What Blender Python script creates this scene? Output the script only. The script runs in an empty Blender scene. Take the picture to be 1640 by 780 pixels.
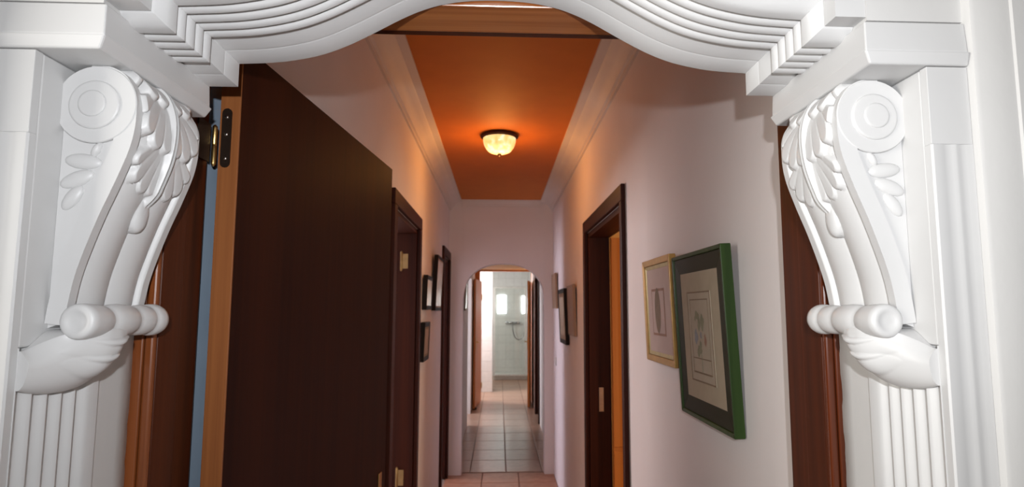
import bpy, bmesh, math, random
from mathutils import Vector, Matrix
from mathutils.noise import noise as pnoise

random.seed(7)
S = bpy.context.scene
COL = S.collection
PI = math.pi

# ------------------------------------------------------------------ camera
EYE = 1.60
cd = bpy.data.cameras.new('camera')
cd.sensor_width = 36.0
cd.lens = 990 / 1640 * 36.0
cd.shift_x = -28 / 1640
cd.clip_start = 0.02
cd.dof.use_dof = True
cd.dof.focus_distance = 0.95
cd.dof.aperture_fstop = 9.0
cam = bpy.data.objects.new('camera', cd)
cam.location = (0, 0, EYE)
cam.rotation_euler = (PI / 2 + 0.108, 0, -0.0484)
COL.objects.link(cam)
S.camera = cam

# ------------------------------------------------------------------ world, lights, exposure
w = bpy.data.worlds.new('world')
S.world = w
w.use_nodes = True
w.node_tree.nodes['Background'].inputs['Color'].default_value = (1.0, 0.93, 0.87, 1)
w.node_tree.nodes['Background'].inputs['Strength'].default_value = 0.16


def area(name, loc, target, sx, sy, power, color):
    l = bpy.data.lights.new(name, 'AREA')
    l.shape = 'RECTANGLE'
    l.size = sx
    l.size_y = sy
    l.energy = power
    l.color = color
    o = bpy.data.objects.new(name, l)
    o.location = loc
    d = Vector(target) - Vector(loc)
    o.rotation_euler = d.to_track_quat('-Z', 'Y').to_euler()
    COL.objects.link(o)
    return o


# camera flash sitting above the lens
fl = bpy.data.lights.new('camera_flash', 'SPOT')
fl.energy = 52
fl.color = (0.95, 0.97, 1.0)
fl.spot_size = math.radians(108)
fl.spot_blend = 1.0
fl.shadow_soft_size = 0.012
flo = bpy.data.objects.new('camera_flash', fl)
flo.location = (0.01, -0.14, EYE + 0.095)
flo.rotation_euler = (PI / 2 + 0.10, 0, -0.03)
COL.objects.link(flo)
# daylight of the room the camera stands in (window to the left, behind the camera)
area('room_window_light', (-2.3, -0.48, 1.8), (0.5, 1.2, 1.7), 1.0, 1.3, 54, (1.0, 0.96, 0.88))
# daylight of the rooms that open off the corridor
area('side_room_window_light', (-2.35, 4.75, 1.95), (0.4, 2.4, 1.3), 0.95, 0.7, 58, (1.0, 0.93, 0.95))
area('far_room_window_light', (-3.3, 6.32, 1.35), (0.5, 5.7, 1.2), 0.75, 1.4, 66, (0.86, 0.83, 1.0))
area('right_room_window_light', (2.9, 2.7, 1.6), (0.8, 3.6, 1.4), 0.9, 1.2, 28, (1.0, 0.85, 0.65))
area('bath_window_light', (-1.15, 11.9, 1.9), (0.6, 11.8, 1.0), 0.6, 0.9, 72, (1.0, 0.93, 0.93))
area('shower_fill_light', (-1.15, 14.0, 1.9), (0.5, 15.3, 1.0), 0.6, 0.9, 27, (1.0, 0.97, 0.90))  # unseen fill lamp added to brighten the shower alcove
area('passage_room_window_light', (-2.2, 9.6, 1.5), (0.4, 9.6, 0.8), 1.0, 1.2, 40, (0.85, 0.9, 1.0))

S.view_settings.view_transform = 'Standard'
S.view_settings.look = 'None'
S.view_settings.gamma = 1.0
S.view_settings.use_curve_mapping = False
S.view_settings.exposure = 0.0


# ------------------------------------------------------------------ materials
def mat_base(name):
    m = bpy.data.materials.new(name)
    m.use_nodes = True
    nt = m.node_tree
    return m, nt, nt.nodes['Principled BSDF']


def N(nt, t, **kw):
    n = nt.nodes.new(t)
    for k, v in kw.items():
        setattr(n, k, v)
    return n


def ramp(nt, stops):
    r = N(nt, 'ShaderNodeValToRGB')
    e = r.color_ramp.elements
    while len(e) < len(stops):
        e.new(0.5)
    for i, (p, c) in enumerate(stops):
        e[i].position = p
        e[i].color = (*c, 1)
    return r


def paint(name, c1, c2, scale=6, rough=0.6, bump=0.0, bscale=60, coord='Object'):
    m, nt, b = mat_base(name)
    tc = N(nt, 'ShaderNodeTexCoord')
    no = N(nt, 'ShaderNodeTexNoise')
    no.inputs['Scale'].default_value = scale
    no.inputs['Detail'].default_value = 5
    nt.links.new(tc.outputs[coord], no.inputs['Vector'])
    r = ramp(nt, [(0.3, c1), (0.7, c2)])
    nt.links.new(no.outputs['Fac'], r.inputs['Fac'])
    nt.links.new(r.outputs['Color'], b.inputs['Base Color'])
    b.inputs['Roughness'].default_value = rough
    if bump:
        n2 = N(nt, 'ShaderNodeTexNoise')
        n2.inputs['Scale'].default_value = bscale
        n2.inputs['Detail'].default_value = 4
        nt.links.new(tc.outputs[coord], n2.inputs['Vector'])
        bp = N(nt, 'ShaderNodeBump')
        bp.inputs['Strength'].default_value = bump
        bp.inputs['Distance'].default_value = 0.004
        nt.links.new(n2.outputs['Fac'], bp.inputs['Height'])
        nt.links.new(bp.outputs['Normal'], b.inputs['Normal'])
    return m


def wood(name, dark, light, axis='Z', rough=0.35, fine=70, coat=0.0, mid=None, spec=0.3):
    m, nt, b = mat_base(name)
    tc = N(nt, 'ShaderNodeTexCoord')
    mp = N(nt, 'ShaderNodeMapping')
    s = [fine, fine, fine]
    s['XYZ'.index(axis)] = fine * 0.02
    mp.inputs['Scale'].default_value = s
    nt.links.new(tc.outputs['Object'], mp.inputs['Vector'])
    n1 = N(nt, 'ShaderNodeTexNoise')
    n1.inputs['Scale'].default_value = 1.0
    n1.inputs['Detail'].default_value = 6
    n1.inputs['Roughness'].default_value = 0.6
    nt.links.new(mp.outputs['Vector'], n1.inputs['Vector'])
    n2 = N(nt, 'ShaderNodeTexNoise')
    n2.inputs['Scale'].default_value = 0.16
    n2.inputs['Detail'].default_value = 2
    nt.links.new(mp.outputs['Vector'], n2.inputs['Vector'])
    mx = N(nt, 'ShaderNodeMath', operation='ADD')
    ml = N(nt, 'ShaderNodeMath', operation='MULTIPLY')
    ml.inputs[1].default_value = 0.5
    nt.links.new(n1.outputs['Fac'], mx.inputs[0])
    nt.links.new(n2.outputs['Fac'], mx.inputs[1])
    nt.links.new(mx.outputs[0], ml.inputs[0])
    md = mid or tuple((a + c) / 2 for a, c in zip(dark, light))
    b.inputs['Specular IOR Level'].default_value = spec
    r = ramp(nt, [(0.36, dark), (0.5, md), (0.66, light)])
    nt.links.new(ml.outputs[0], r.inputs['Fac'])
    nt.links.new(r.outputs['Color'], b.inputs['Base Color'])
    b.inputs['Roughness'].default_value = rough
    b.inputs['Coat Weight'].default_value = coat
    b.inputs['Coat Roughness'].default_value = 0.2
    bp = N(nt, 'ShaderNodeBump')
    bp.inputs['Strength'].default_value = 0.12
    bp.inputs['Distance'].default_value = 0.001
    nt.links.new(n1.outputs['Fac'], bp.inputs['Height'])
    nt.links.new(bp.outputs['Normal'], b.inputs['Normal'])
    return m


def plain(name, c, rough=0.5, metal=0.0, emit=None, estr=0):
    m, nt, b = mat_base(name)
    no = N(nt, 'ShaderNodeTexNoise')
    no.inputs['Scale'].default_value = 40
    tc = N(nt, 'ShaderNodeTexCoord')
    nt.links.new(tc.outputs['Object'], no.inputs['Vector'])
    r = ramp(nt, [(0.3, tuple(x * 0.88 for x in c)), (0.7, tuple(min(1, x * 1.08) for x in c))])
    nt.links.new(no.outputs['Fac'], r.inputs['Fac'])
    nt.links.new(r.outputs['Color'], b.inputs['Base Color'])
    b.inputs['Roughness'].default_value = rough
    b.inputs['Metallic'].default_value = metal
    if emit:
        b.inputs['Emission Color'].default_value = (*emit, 1)
        b.inputs['Emission Strength'].default_value = estr
    return m


def tile_mat(name, c1, c2, rough):
    m, nt, b = mat_base(name)
    oi = N(nt, 'ShaderNodeObjectInfo')
    tc = N(nt, 'ShaderNodeTexCoord')
    no = N(nt, 'ShaderNodeTexNoise')
    no.inputs['Scale'].default_value = 14
    no.inputs['Detail'].default_value = 6
    ad = N(nt, 'ShaderNodeVectorMath', operation='ADD')
    nt.links.new(tc.outputs['Object'], ad.inputs[0])
    nt.links.new(oi.outputs['Location'], ad.inputs[1])
    nt.links.new(ad.outputs[0], no.inputs['Vector'])
    a = N(nt, 'ShaderNodeMath', operation='MULTIPLY_ADD')
    a.inputs[1].default_value = 0.25
    nt.links.new(oi.outputs['Random'], a.inputs[0])
    sb = N(nt, 'ShaderNodeMath', operation='SUBTRACT')
    sb.inputs[1].default_value = 0.12
    nt.links.new(no.outputs['Fac'], sb.inputs[0])
    nt.links.new(sb.outputs[0], a.inputs[2])
    r = ramp(nt, [(0.3, c1), (0.75, c2)])
    nt.links.new(a.outputs[0], r.inputs['Fac'])
    nt.links.new(r.outputs['Color'], b.inputs['Base Color'])
    b.inputs['Roughness'].default_value = rough
    return m


def glass_mat(name, tint=(1, 1, 1)):
    """thin pane: mostly clear with a mirror-like share"""
    m, nt, b = mat_base(name)
    tr = N(nt, 'ShaderNodeBsdfTransparent')
    tr.inputs['Color'].default_value = (*tint, 1)
    gl = N(nt, 'ShaderNodeBsdfGlossy')
    gl.inputs['Roughness'].default_value = 0.03
    fr = N(nt, 'ShaderNodeFresnel')
    fr.inputs['IOR'].default_value = 1.45
    mx = N(nt, 'ShaderNodeMixShader')
    nt.links.new(fr.outputs[0], mx.inputs[0])
    nt.links.new(tr.outputs[0], mx.inputs[1])
    nt.links.new(gl.outputs[0], mx.inputs[2])
    nt.links.new(mx.outputs[0], nt.nodes['Material Output'].inputs['Surface'])
    return m


M = {}
M['plaster'] = paint('white_plaster', (0.585, 0.578, 0.568), (0.62, 0.613, 0.603), 5, 0.55, 0.10, 45)
M['cast'] = paint('white_cast_plaster', (0.590, 0.587, 0.585), (0.617, 0.614, 0.612), 9, 0.42, 0.03, 90)
M['wall'] = paint('corridor_wall_paint', (0.825, 0.76, 0.738), (0.865, 0.80, 0.778), 3, 0.75, 0.12, 35)
M['crown'] = paint('crown_moulding_paint', (0.74, 0.67, 0.62), (0.78, 0.71, 0.66), 6, 0.6)
M['orange'] = paint('orange_ceiling_paint', (0.60, 0.165, 0.012), (0.64, 0.182, 0.014), 8, 0.65, 0.1, 60)
M['ochre'] = paint('ochre_ceiling_paint', (0.62, 0.36, 0.11), (0.66, 0.39, 0.13), 8, 0.65)
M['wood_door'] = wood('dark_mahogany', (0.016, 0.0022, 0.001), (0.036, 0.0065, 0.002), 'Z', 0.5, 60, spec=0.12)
M['wood_frame'] = wood('red_brown_varnish', (0.10, 0.024, 0.006), (0.30, 0.085, 0.022), 'Z', 0.28, 55, 0.4)
M['wood_edge'] = wood('bare_brown_edge', (0.20, 0.062, 0.018), (0.36, 0.13, 0.038), 'Z', 0.5, 60)
M['wood_head'] = wood('varnished_head', (0.24, 0.065, 0.016), (0.58, 0.22, 0.065), 'X', 0.22, 60, 0.6, spec=0.5)  # lighter than the jamb: flash streaks raised into the wood colour
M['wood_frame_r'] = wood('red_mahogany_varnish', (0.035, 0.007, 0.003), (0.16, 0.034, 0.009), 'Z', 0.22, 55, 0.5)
M['wood_jamb'] = wood('shaded_red_jamb', (0.028, 0.006, 0.002), (0.10, 0.022, 0.006), 'Z', 0.38, 55, 0.03, spec=0.15)  # shade of the grazing-lit inner face put into the jamb colour
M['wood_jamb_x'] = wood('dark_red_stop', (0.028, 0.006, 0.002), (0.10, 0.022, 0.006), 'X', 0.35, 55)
M['blue_lit_wall'] = paint('blue_light_tint', (0.40, 0.52, 0.66), (0.44, 0.56, 0.70), 20, 0.6)  # bluish light on the wall, given as a colour
M['wood_trim'] = wood('dark_trim', (0.020, 0.004, 0.002), (0.06, 0.013, 0.005), 'Z', 0.5, 55, spec=0.15)
M['wood_trim_y'] = wood('dark_trim_level', (0.020, 0.004, 0.002), (0.06, 0.013, 0.005), 'Y', 0.5, 55, spec=0.15)
M['wood_orange'] = wood('honey_pine', (0.42, 0.13, 0.02), (0.62, 0.23, 0.05), 'Z', 0.45, 30)
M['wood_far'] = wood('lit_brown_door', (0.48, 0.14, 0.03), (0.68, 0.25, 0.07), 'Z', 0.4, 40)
M['tile_far'] = tile_mat('beige_floor_tile', (0.42, 0.26, 0.185), (0.53, 0.345, 0.25), 0.28)
M['tile_near'] = tile_mat('terracotta_floor_tile', (0.42, 0.19, 0.11), (0.55, 0.28, 0.17), 0.4)
M['tile_white'] = tile_mat('white_wall_tile', (0.78, 0.78, 0.77), (0.84, 0.84, 0.83), 0.2)
M['grout'] = plain('grout', (0.34, 0.235, 0.18), 0.9)
M['grout_w'] = plain('white_grout', (0.62, 0.62, 0.60), 0.9)
M['brass'] = plain('brass', (0.62, 0.42, 0.16), 0.3, 1.0)
M['old_brass'] = plain('old_brass', (0.32, 0.22, 0.10), 0.45, 0.8)
M['dark_metal'] = plain('dark_bronze', (0.045, 0.028, 0.02), 0.35, 0.6)
M['screw'] = plain('steel_screw', (0.55, 0.50, 0.46), 0.3, 1.0)
M['chrome'] = plain('chrome', (0.45, 0.45, 0.46), 0.25, 1.0)
M['green'] = wood('green_stain', (0.020, 0.042, 0.009), (0.050, 0.095, 0.020), 'Z', 0.4, 40, spec=0.2)
M['green_shade'] = plain('shaded_green_inner', (0.022, 0.026, 0.012), 0.5)  # frame front darker than its lit side, shade put into the colour
M['green_shade'].node_tree.nodes['Principled BSDF'].inputs['Specular IOR Level'].default_value = 0.15
M['gold'] = plain('gold_leaf', (0.42, 0.24, 0.07), 0.35, 0.55)
M['gold_pale'] = plain('pale_gold_leaf', (0.50, 0.42, 0.20), 0.3, 0.5)
M['black'] = plain('black_frame', (0.014, 0.010, 0.008), 0.5)
M['black'].node_tree.nodes['Principled BSDF'].inputs['Specular IOR Level'].default_value = 0.1
M['tan'] = plain('tan_frame', (0.32, 0.20, 0.12), 0.5)
M['mat'] = paint('beige_mat', (0.42, 0.35, 0.25), (0.46, 0.385, 0.28), 30, 0.8)
M['paper'] = paint('aged_paper', (0.44, 0.37, 0.28), (0.48, 0.405, 0.31), 25, 0.8)
M['paper_reflect'] = paint('pink_reflection_paper', (0.55, 0.42, 0.38), (0.60, 0.47, 0.42), 12, 0.8)  # pinkish glass reflection put into the paper colour
M['ink'] = plain('brown_ink', (0.24, 0.17, 0.11), 0.8)
M['ink_green'] = plain('faded_green_ink', (0.27, 0.26, 0.17), 0.8)
M['ink_blue'] = plain('faded_blue_ink', (0.29, 0.29, 0.31), 0.8)
M['ink_red'] = plain('faded_red_ink', (0.36, 0.20, 0.14), 0.8)
M['pale_glint_print'] = paint('pale_glint_print', (0.55, 0.49, 0.44), (0.88, 0.84, 0.78), 9, 0.2)  # pale print, lightened to stand in for the reflection in its glass
M['glass'] = glass_mat('shower_glass', (0.95, 0.97, 0.95))
M['daylight'] = plain('frosted_daylight_pane', (0.9, 0.92, 0.95), 0.4, 0, (0.93, 0.97, 1.0), 7.0)
M['crack'] = plain('crack_shadow', (0.22, 0.20, 0.20), 0.9)
M['rubber'] = plain('black_rubber', (0.02, 0.02, 0.02), 0.7)
M['switch'] = plain('white_plastic', (0.8, 0.79, 0.76), 0.4)


def bowl_mat():
    m, nt, b = mat_base('lit_ribbed_glass')
    tc = N(nt, 'ShaderNodeTexCoord')
    wv = N(nt, 'ShaderNodeTexNoise')
    wv.inputs['Scale'].default_value = 30
    wv.inputs['Detail'].default_value = 3
    nt.links.new(tc.outputs['Object'], wv.inputs['Vector'])
    r = ramp(nt, [(0.30, (0.9, 0.42, 0.08)), (0.52, (1.0, 0.72, 0.28)), (0.66, (1.0, 0.92, 0.66))])
    nt.links.new(wv.outputs['Fac'], r.inputs['Fac'])
    nt.links.new(r.outputs['Color'], b.inputs['Emission Color'])
    b.inputs['Emission Strength'].default_value = 1.0
    b.inputs['Base Color'].default_value = (0.9, 0.75, 0.45, 1)
    b.inputs['Roughness'].default_value = 0.15
    return m


M['bowl'] = bowl_mat()


# ------------------------------------------------------------------ mesh building
class MB:
    def __init__(s):
        s.v = []
        s.f = []
        s.sm = []

    def add(s, vs, fs, smooth=False):
        o = len(s.v)
        s.v += [tuple(p) for p in vs]
        s.f += [tuple(i + o for i in f) for f in fs]
        s.sm += [smooth] * len(fs)
        return s

    def box(s, x0, x1, y0, y1, z0, z1):
        vs = [(x, y, z) for z in (z0, z1) for y in (y0, y1) for x in (x0, x1)]
        return s.add(vs, [(0, 2, 3, 1), (4, 5, 7, 6), (0, 1, 5, 4), (2, 6, 7, 3), (0, 4, 6, 2), (1, 3, 7, 5)])

    def hexa(s, lo, hi):
        """8-corner solid from two quads (same winding)"""
        vs = list(lo) + list(hi)
        return s.add(vs, [(3, 2, 1, 0), (4, 5, 6, 7), (0, 1, 5, 4), (1, 2, 6, 5), (2, 3, 7, 6), (3, 0, 4, 7)])

    def prism(s, loop, fn, a, b, smooth=False):
        """extrude 2-D loop; fn(p, q, h) -> xyz, from h=a to h=b"""
        n = len(loop)
        vs = [fn(p, q, a) for p, q in loop] + [fn(p, q, b) for p, q in loop]
        o = len(s.v)
        s.v += vs
        for i in range(n):
            j = (i + 1) % n
            s.f.append((o + i, o + j, o + n + j, o + n + i))
            s.sm.append(smooth)
        s.f.append(tuple(o + i for i in reversed(range(n))))
        s.f.append(tuple(o + n + i for i in range(n)))
        s.sm += [False, False]
        return s

    def grid(s, nu, nv, fn, smooth=True, flip=False):
        o = len(s.v)
        for i in range(nu):
            for j in range(nv):
                s.v.append(tuple(fn(i, j)))
        for i in range(nu - 1):
            for j in range(nv - 1):
                f = (o + i * nv + j, o + i * nv + j + 1, o + (i + 1) * nv + j + 1, o + (i + 1) * nv + j)
                s.f.append(f[::-1] if flip else f)
                s.sm.append(smooth)
        return s

    def lathe(s, prof, c, axis='Z', n=32, smooth=True):
        """prof: (r, h) list; about axis through c"""
        o = len(s.v)
        for r, h in prof:
            for k in range(n):
                a = 2 * PI * k / n
                p = r * math.cos(a)
                q = r * math.sin(a)
                d = {'Z': (p, q, h), 'Y': (p, h, q), 'X': (h, p, q)}[axis]
                s.v.append((c[0] + d[0], c[1] + d[1], c[2] + d[2]))
        for i in range(len(prof) - 1):
            for k in range(n):
                k2 = (k + 1) % n
                s.f.append((o + i * n + k, o + i * n + k2, o + (i + 1) * n + k2, o + (i + 1) * n + k))
                s.sm.append(smooth)
        s.f.append(tuple(o + k for k in range(n)))
        s.f.append(tuple(o + (len(prof) - 1) * n + k for k in range(n)))
        s.sm += [False, False]
        return s

    def tube(s, pts, r, n=8):
        pts = [Vector(p) for p in pts]
        o = len(s.v)
        for i, p in enumerate(pts):
            t = (pts[min(i + 1, len(pts) - 1)] - pts[max(i - 1, 0)]).normalized()
            up = Vector((0, 0, 1)) if abs(t.z) < 0.9 else Vector((1, 0, 0))
            a = t.cross(up).normalized()
            b = t.cross(a)
            rr = r[i] if isinstance(r, (list, tuple)) else r
            for k in range(n):
                an = 2 * PI * k / n
                s.v.append(tuple(p + a * (rr * math.cos(an)) + b * (rr * math.sin(an))))
        for i in range(len(pts) - 1):
            for k in range(n):
                k2 = (k + 1) % n
                s.f.append((o + i * n + k, o + i * n + k2, o + (i + 1) * n + k2, o + (i + 1) * n + k))
                s.sm.append(True)
        s.f.append(tuple(o + k for k in range(n)))
        s.f.append(tuple(o + (len(pts) - 1) * n + k for k in range(n)))
        s.sm += [False, False]
        return s

    def xf(s, fn):
        s.v = [tuple(fn(Vector(p))) for p in s.v]
        return s

    def build(s, name, material, parent=None, bevel=0.0, sharp=None, fix=True, origin=None):
        me = bpy.data.meshes.new(name)
        if parent is None:
            if origin is None:
                lo = [min(p[i] for p in s.v) for i in range(3)]
                hi = [max(p[i] for p in s.v) for i in range(3)]
                origin = Vector(((lo[0] + hi[0]) / 2, (lo[1] + hi[1]) / 2, lo[2]))
            off = Vector(origin)
        else:
            off = Vector(ROOT[parent.name])
        me.from_pydata([tuple(Vector(p) - off) for p in s.v], [], s.f)
        me.polygons.foreach_set('use_smooth', s.sm)
        if fix:
            bm = bmesh.new()
            bm.from_mesh(me)
            bmesh.ops.recalc_face_normals(bm, faces=bm.faces)
            bm.to_mesh(me)
            bm.free()
        if sharp is not None:
            me.set_sharp_from_angle(angle=math.radians(sharp))
        me.materials.append(M[material])
        o = bpy.data.objects.new(name, me)
        COL.objects.link(o)
        ROOT[o.name] = tuple(off)
        if parent is None:
            o.location = off
        else:
            o.parent = parent
        if bevel:
            b = o.modifiers.new('bevel', 'BEVEL')
            b.width = bevel
            b.segments = 2
            b.limit_method = 'ANGLE'
            b.angle_limit = math.radians(40)
        return o


ROOT = {}


def tag(o, label, cat, group=None, kind=None):
    o['label'] = label
    o['category'] = cat
    if group:
        o['group'] = group
    if kind:
        o['kind'] = kind
    return o


def empty(name, loc, label, cat, group=None, kind=None):
    o = bpy.data.objects.new(name, None)
    o.empty_display_size = 0.05
    o.location = loc
    COL.objects.link(o)
    ROOT[o.name] = tuple(loc)
    return tag(o, label, cat, group, kind)


def part_label(o, t):
    o['label'] = t
    return o


def catmull(pts, n):
    P = [Vector(p) for p in pts]
    P = [2 * P[0] - P[1]] + P + [2 * P[-1] - P[-2]]
    out = []
    segs = len(P) - 3
    for k in range(n):
        t = k / (n - 1) * segs
        i = min(int(t), segs - 1)
        u = t - i
        a, b, c, d = P[i:i + 4]
        out.append(0.5 * ((2 * b) + (c - a) * u + (2 * a - 5 * b + 4 * c - d) * u * u + (3 * b - a - 3 * c + d) * u ** 3))
    return out


def sstep(a, b, x):
    t = max(0.0, min(1.0, (x - a) / (b - a)))
    return t * t * (3 - 2 * t)


# ------------------------------------------------------------------ main dimensions
CX = -0.005           # centre line of the plaster opening
HW = 0.507            # half width between the reveals
YF = 0.680            # front plane of the arch wall; arch group numbers scaled about the camera
XL, XR = -0.510, 0.545    # corridor walls
YE = 6.27             # wall at the corridor's end
ZC = 2.72             # corridor ceiling

# ------------------------------------------------------------------ front wall with the plaster arch
path = [(-0.440, 1.941), (-0.396, 1.941), (-0.396, 1.977)]
half = [(0.392, 1.977), (0.34, 1.980), (0.30, 1.986), (0.265, 1.995), (0.232, 2.0085), (0.196, 2.0275), (0.151, 2.053),
        (0.118, 2.0685), (0.085, 2.079), (0.045, 2.0855), (0.0, 2.0875)]
cv = catmull([(-a, b, 0) for a, b in half] + [(a, b, 0) for a, b in reversed(half[:-1])], 81)
ARCH = path + [(p.x, p.y) for p in cv] + [(-a, b) for a, b in reversed(path)]


def arch_off(n):
    """the arch line moved by n into the opening"""
    out = []
    m = len(ARCH)
    for i, (x, z) in enumerate(ARCH):
        def nrm(a, b):
            d = Vector((b[0] - a[0], b[1] - a[1])).normalized()
            return Vector((d.y, -d.x))
        n1 = nrm(ARCH[i - 1], ARCH[i]) if i > 0 else None
        n2 = nrm(ARCH[i], ARCH[i + 1]) if i < m - 1 else None
        if n1 is None:
            v = n2
        elif n2 is None:
            v = n1
        else:
            v = (n1 + n2)
            v = v / max(0.3, v.dot(n1))
        out.append((x + v.x * n, z + v.y * n))
    return out


def arch_strip(sec):
    """closed cross-section loop [(y, n)] swept along the arch"""
    offs = [arch_off(n) for _, n in sec]
    k = len(sec)
    m = len(ARCH)
    b = MB()
    for i in range(m):
        for j in range(k):
            x, z = offs[j][i]
            b.v.append((CX + x, YF + sec[j][0], z))
    for i in range(m - 1):
        for j in range(k):
            j2 = (j + 1) % k
            b.f.append((i * k + j, i * k + j2, (i + 1) * k + j2, (i + 1) * k + j))
            b.sm.append(True)
    b.f.append(tuple(range(k)))
    b.f.append(tuple((m - 1) * k + j for j in range(k)))
    b.sm += [False, False]
    return b


arch = empty('plaster_arch', (CX, YF + 0.12, 1.94), 'white reeded plaster arch with ogee curve over the doorway', 'arch')
arch_strip([(0.004, -0.03), (0.004, -0.007), (0.029, -0.007), (0.030, -0.03)]).build('front_band', 'cast', arch, sharp=35)
gr = [0.030, 0.066, 0.087, 0.110, 0.132, 0.154]
for a, c in zip(gr[:-1], gr[1:]):
    ww = c - a
    sec = [(a, -0.03), (a, -0.009), (a + ww * 0.08, -0.0045), (a + ww * 0.36, 0.0035), (a + ww * 0.56, 0.0058),
           (c - 0.0042, 0.0056), (c - 0.0024, 0.003), (c - 0.0018, -0.009), (c - 0.0018, -0.03)]
    arch_strip(sec).build('reed', 'cast', arch, sharp=38)
arch_strip([(0.154, -0.03), (0.154, -0.005), (0.162, -0.003), (0.175, 0.0), (0.192, 0.0045), (0.195, 0.0045), (0.196, -0.03)]).build('cove', 'cast', arch, sharp=40)
arch_strip([(0.196, -0.03), (0.196, 0.004), (0.198, 0.0052), (0.243, 0.0052), (0.244, 0.004), (0.244, -0.03)]).build('soffit_band', 'cast', arch, sharp=40)

# wall mass above and beside the opening
b = MB()
lo = arch_off(-0.029)
ZT = 2.86
for side_y in (YF + 0.003, YF + 0.243):
    b.add([(CX + x, side_y, z) for x, z in lo] + [(CX + x, side_y, ZT) for x, z in lo],
          [(i, i + 1, len(lo) + i + 1, len(lo) + i) for i in range(len(lo) - 1)])
m = len(lo)
b.add([(CX + x, YF + 0.003, z) for x, z in lo] + [(CX + x, YF + 0.243, z) for x, z in lo],
      [(i, i + 1, m + i + 1, m + i) for i in range(m - 1)])
for s in (-1, 1):
    x0 = CX + s * 0.4403
    x1 = CX + s * 0.60
    b.box(min(x0, x1), max(x0, x1), YF + 0.003, YF + 0.243, 1.9435, ZT)
    x0 = CX + s * (HW + 0.012)
    b.box(min(x0, x1), max(x0, x1), YF + 0.0125, YF + 0.243, 0, 1.9430)
b.box(CX - 0.60, CX + 0.60, YF + 0.2435, YF + 0.260, 2.17, ZT)
wf = b.build('wall_front', 'plaster', fix=False)
tag(wf, 'white plaster wall around the arched doorway', 'wall', kind='structure')

# proud wall planes at both sides; unseen left one stepped forward to shade the pilaster
UO = {-1: 0.084, 1: 0.050}     # how far the pilaster front reaches outwards
for s, nm in ((-1, 'wall_near_left'), (1, 'wall_near_right')):
    x0 = CX + s * (HW + UO[s] + 0.0005)
    lp = [(0.0, 0.27), (0.0, -0.003), (0.002, -0.008), (0.006, -0.0100), (0.049, -0.0100), (0.051, -0.0125), (1.6, -0.0125), (1.6, 0.27)]
    if s < 0:
        lp = [(0.0, 0.27), (0.0, -0.050), (0.003, -0.060), (0.012, -0.064), (1.6, -0.064), (1.6, 0.27)]
    b = MB().prism(lp, lambda p, q, h, x0=x0, s=s: (x0 + s * p, YF + q, h), 0, ZT)
    o = b.build(nm, 'plaster', sharp=30)
    tag(o, 'plain white plaster wall at the %s edge of the picture' % ('left' if s < 0 else 'right'), 'wall', kind='structure')

# ------------------------------------------------------------------ pilasters


def ux(s, u):
    return CX + s * (HW - u)


for s in (-1, 1):
    side = 'left' if s < 0 else 'right'
    pl = empty('fluted_pilaster', (ux(s, -0.03), YF + 0.07, 0),
               'white fluted pilaster under the scroll bracket %s' % ('beside the open dark door' if s < 0 else 'beside the picture wall'), 'pilaster')
    # fluted reveal face: cross-section in (u, y)
    sec = [(-0.014, 0.0123), (0.0, 0.0123)]
    fw = 0.0236
    for q in range(61):
        t = q / 60 * 5
        wv = 0.5 - 0.5 * math.cos(2 * PI * t)
        sec.append((-0.0068 * wv ** 0.9 + 0.001, 0.0126 + fw * t))
    sec += [(0.002, 0.1335), (0.002, 0.149), (-0.003, 0.151), (-0.014, 0.151)]
    MB().prism(sec, lambda p, q, h, s=s: (ux(s, p), YF + q, h), 0, 1.56, True).build('fluted_face', 'cast', pl, sharp=30)
    # plain reveal above and behind the flutes
    MB().box(min(ux(s, 0.0), ux(s, -0.013)), max(ux(s, 0.0), ux(s, -0.013)), YF + 0.0123, YF + 0.151, 1.5602, 1.8865).build('reveal_face', 'cast', pl, bevel=0.002)
    # strip with a ragged edge against the wooden frame
    bb = MB()
    nz = 150
    zz = [1.8865 * i / (nz - 1) for i in range(nz)]

    def edge(z, s=s):
        r = pnoise(Vector((z * 26, s * 3.1, 0))) * 0.0045 + pnoise(Vector((z * 90, s * 7.7, 4))) * 0.002
        return 0.228 + r * sstep(1.72, 1.55, z) + 0.002
    bb.grid(nz, 4, lambda i, j, s=s: (ux(s, (-0.003, -0.003, -0.0035, -0.009)[j]), YF + (0.150, 0.20, edge(zz[i]) - 0.002, edge(zz[i]) + 0.001)[j], zz[i]), True)
    bb.build('ragged_reveal_strip', 'plaster', pl, fix=False)
    # front face with shallow long flutes
    sec = [(0.0, 0.012), (0.0, 0.002), (-0.002, 0.0), (-0.012, 0.0), (-0.015, 0.0009), (-0.020, 0.0012), (-0.025, 0.0009), (-0.028, 0.0), (-0.031, 0.0),
           (-0.034, 0.0009), (-0.038, 0.0012), (-0.042, 0.0009), (-0.046, 0.0), (-UO[s], 0.0), (-UO[s], 0.012)]
    MB().prism(sec, lambda p, q, h, s=s: (ux(s, p), YF + q, h), 0, 1.793, True).build('front_flutes', 'cast', pl, sharp=30)
    MB().box(min(ux(s, 0.0), ux(s, -UO[s])), max(ux(s, 0.0), ux(s, -UO[s])), YF, YF + 0.012, 1.7931, 1.8865).build('front_panel', 'cast', pl, bevel=0.0007)

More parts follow.
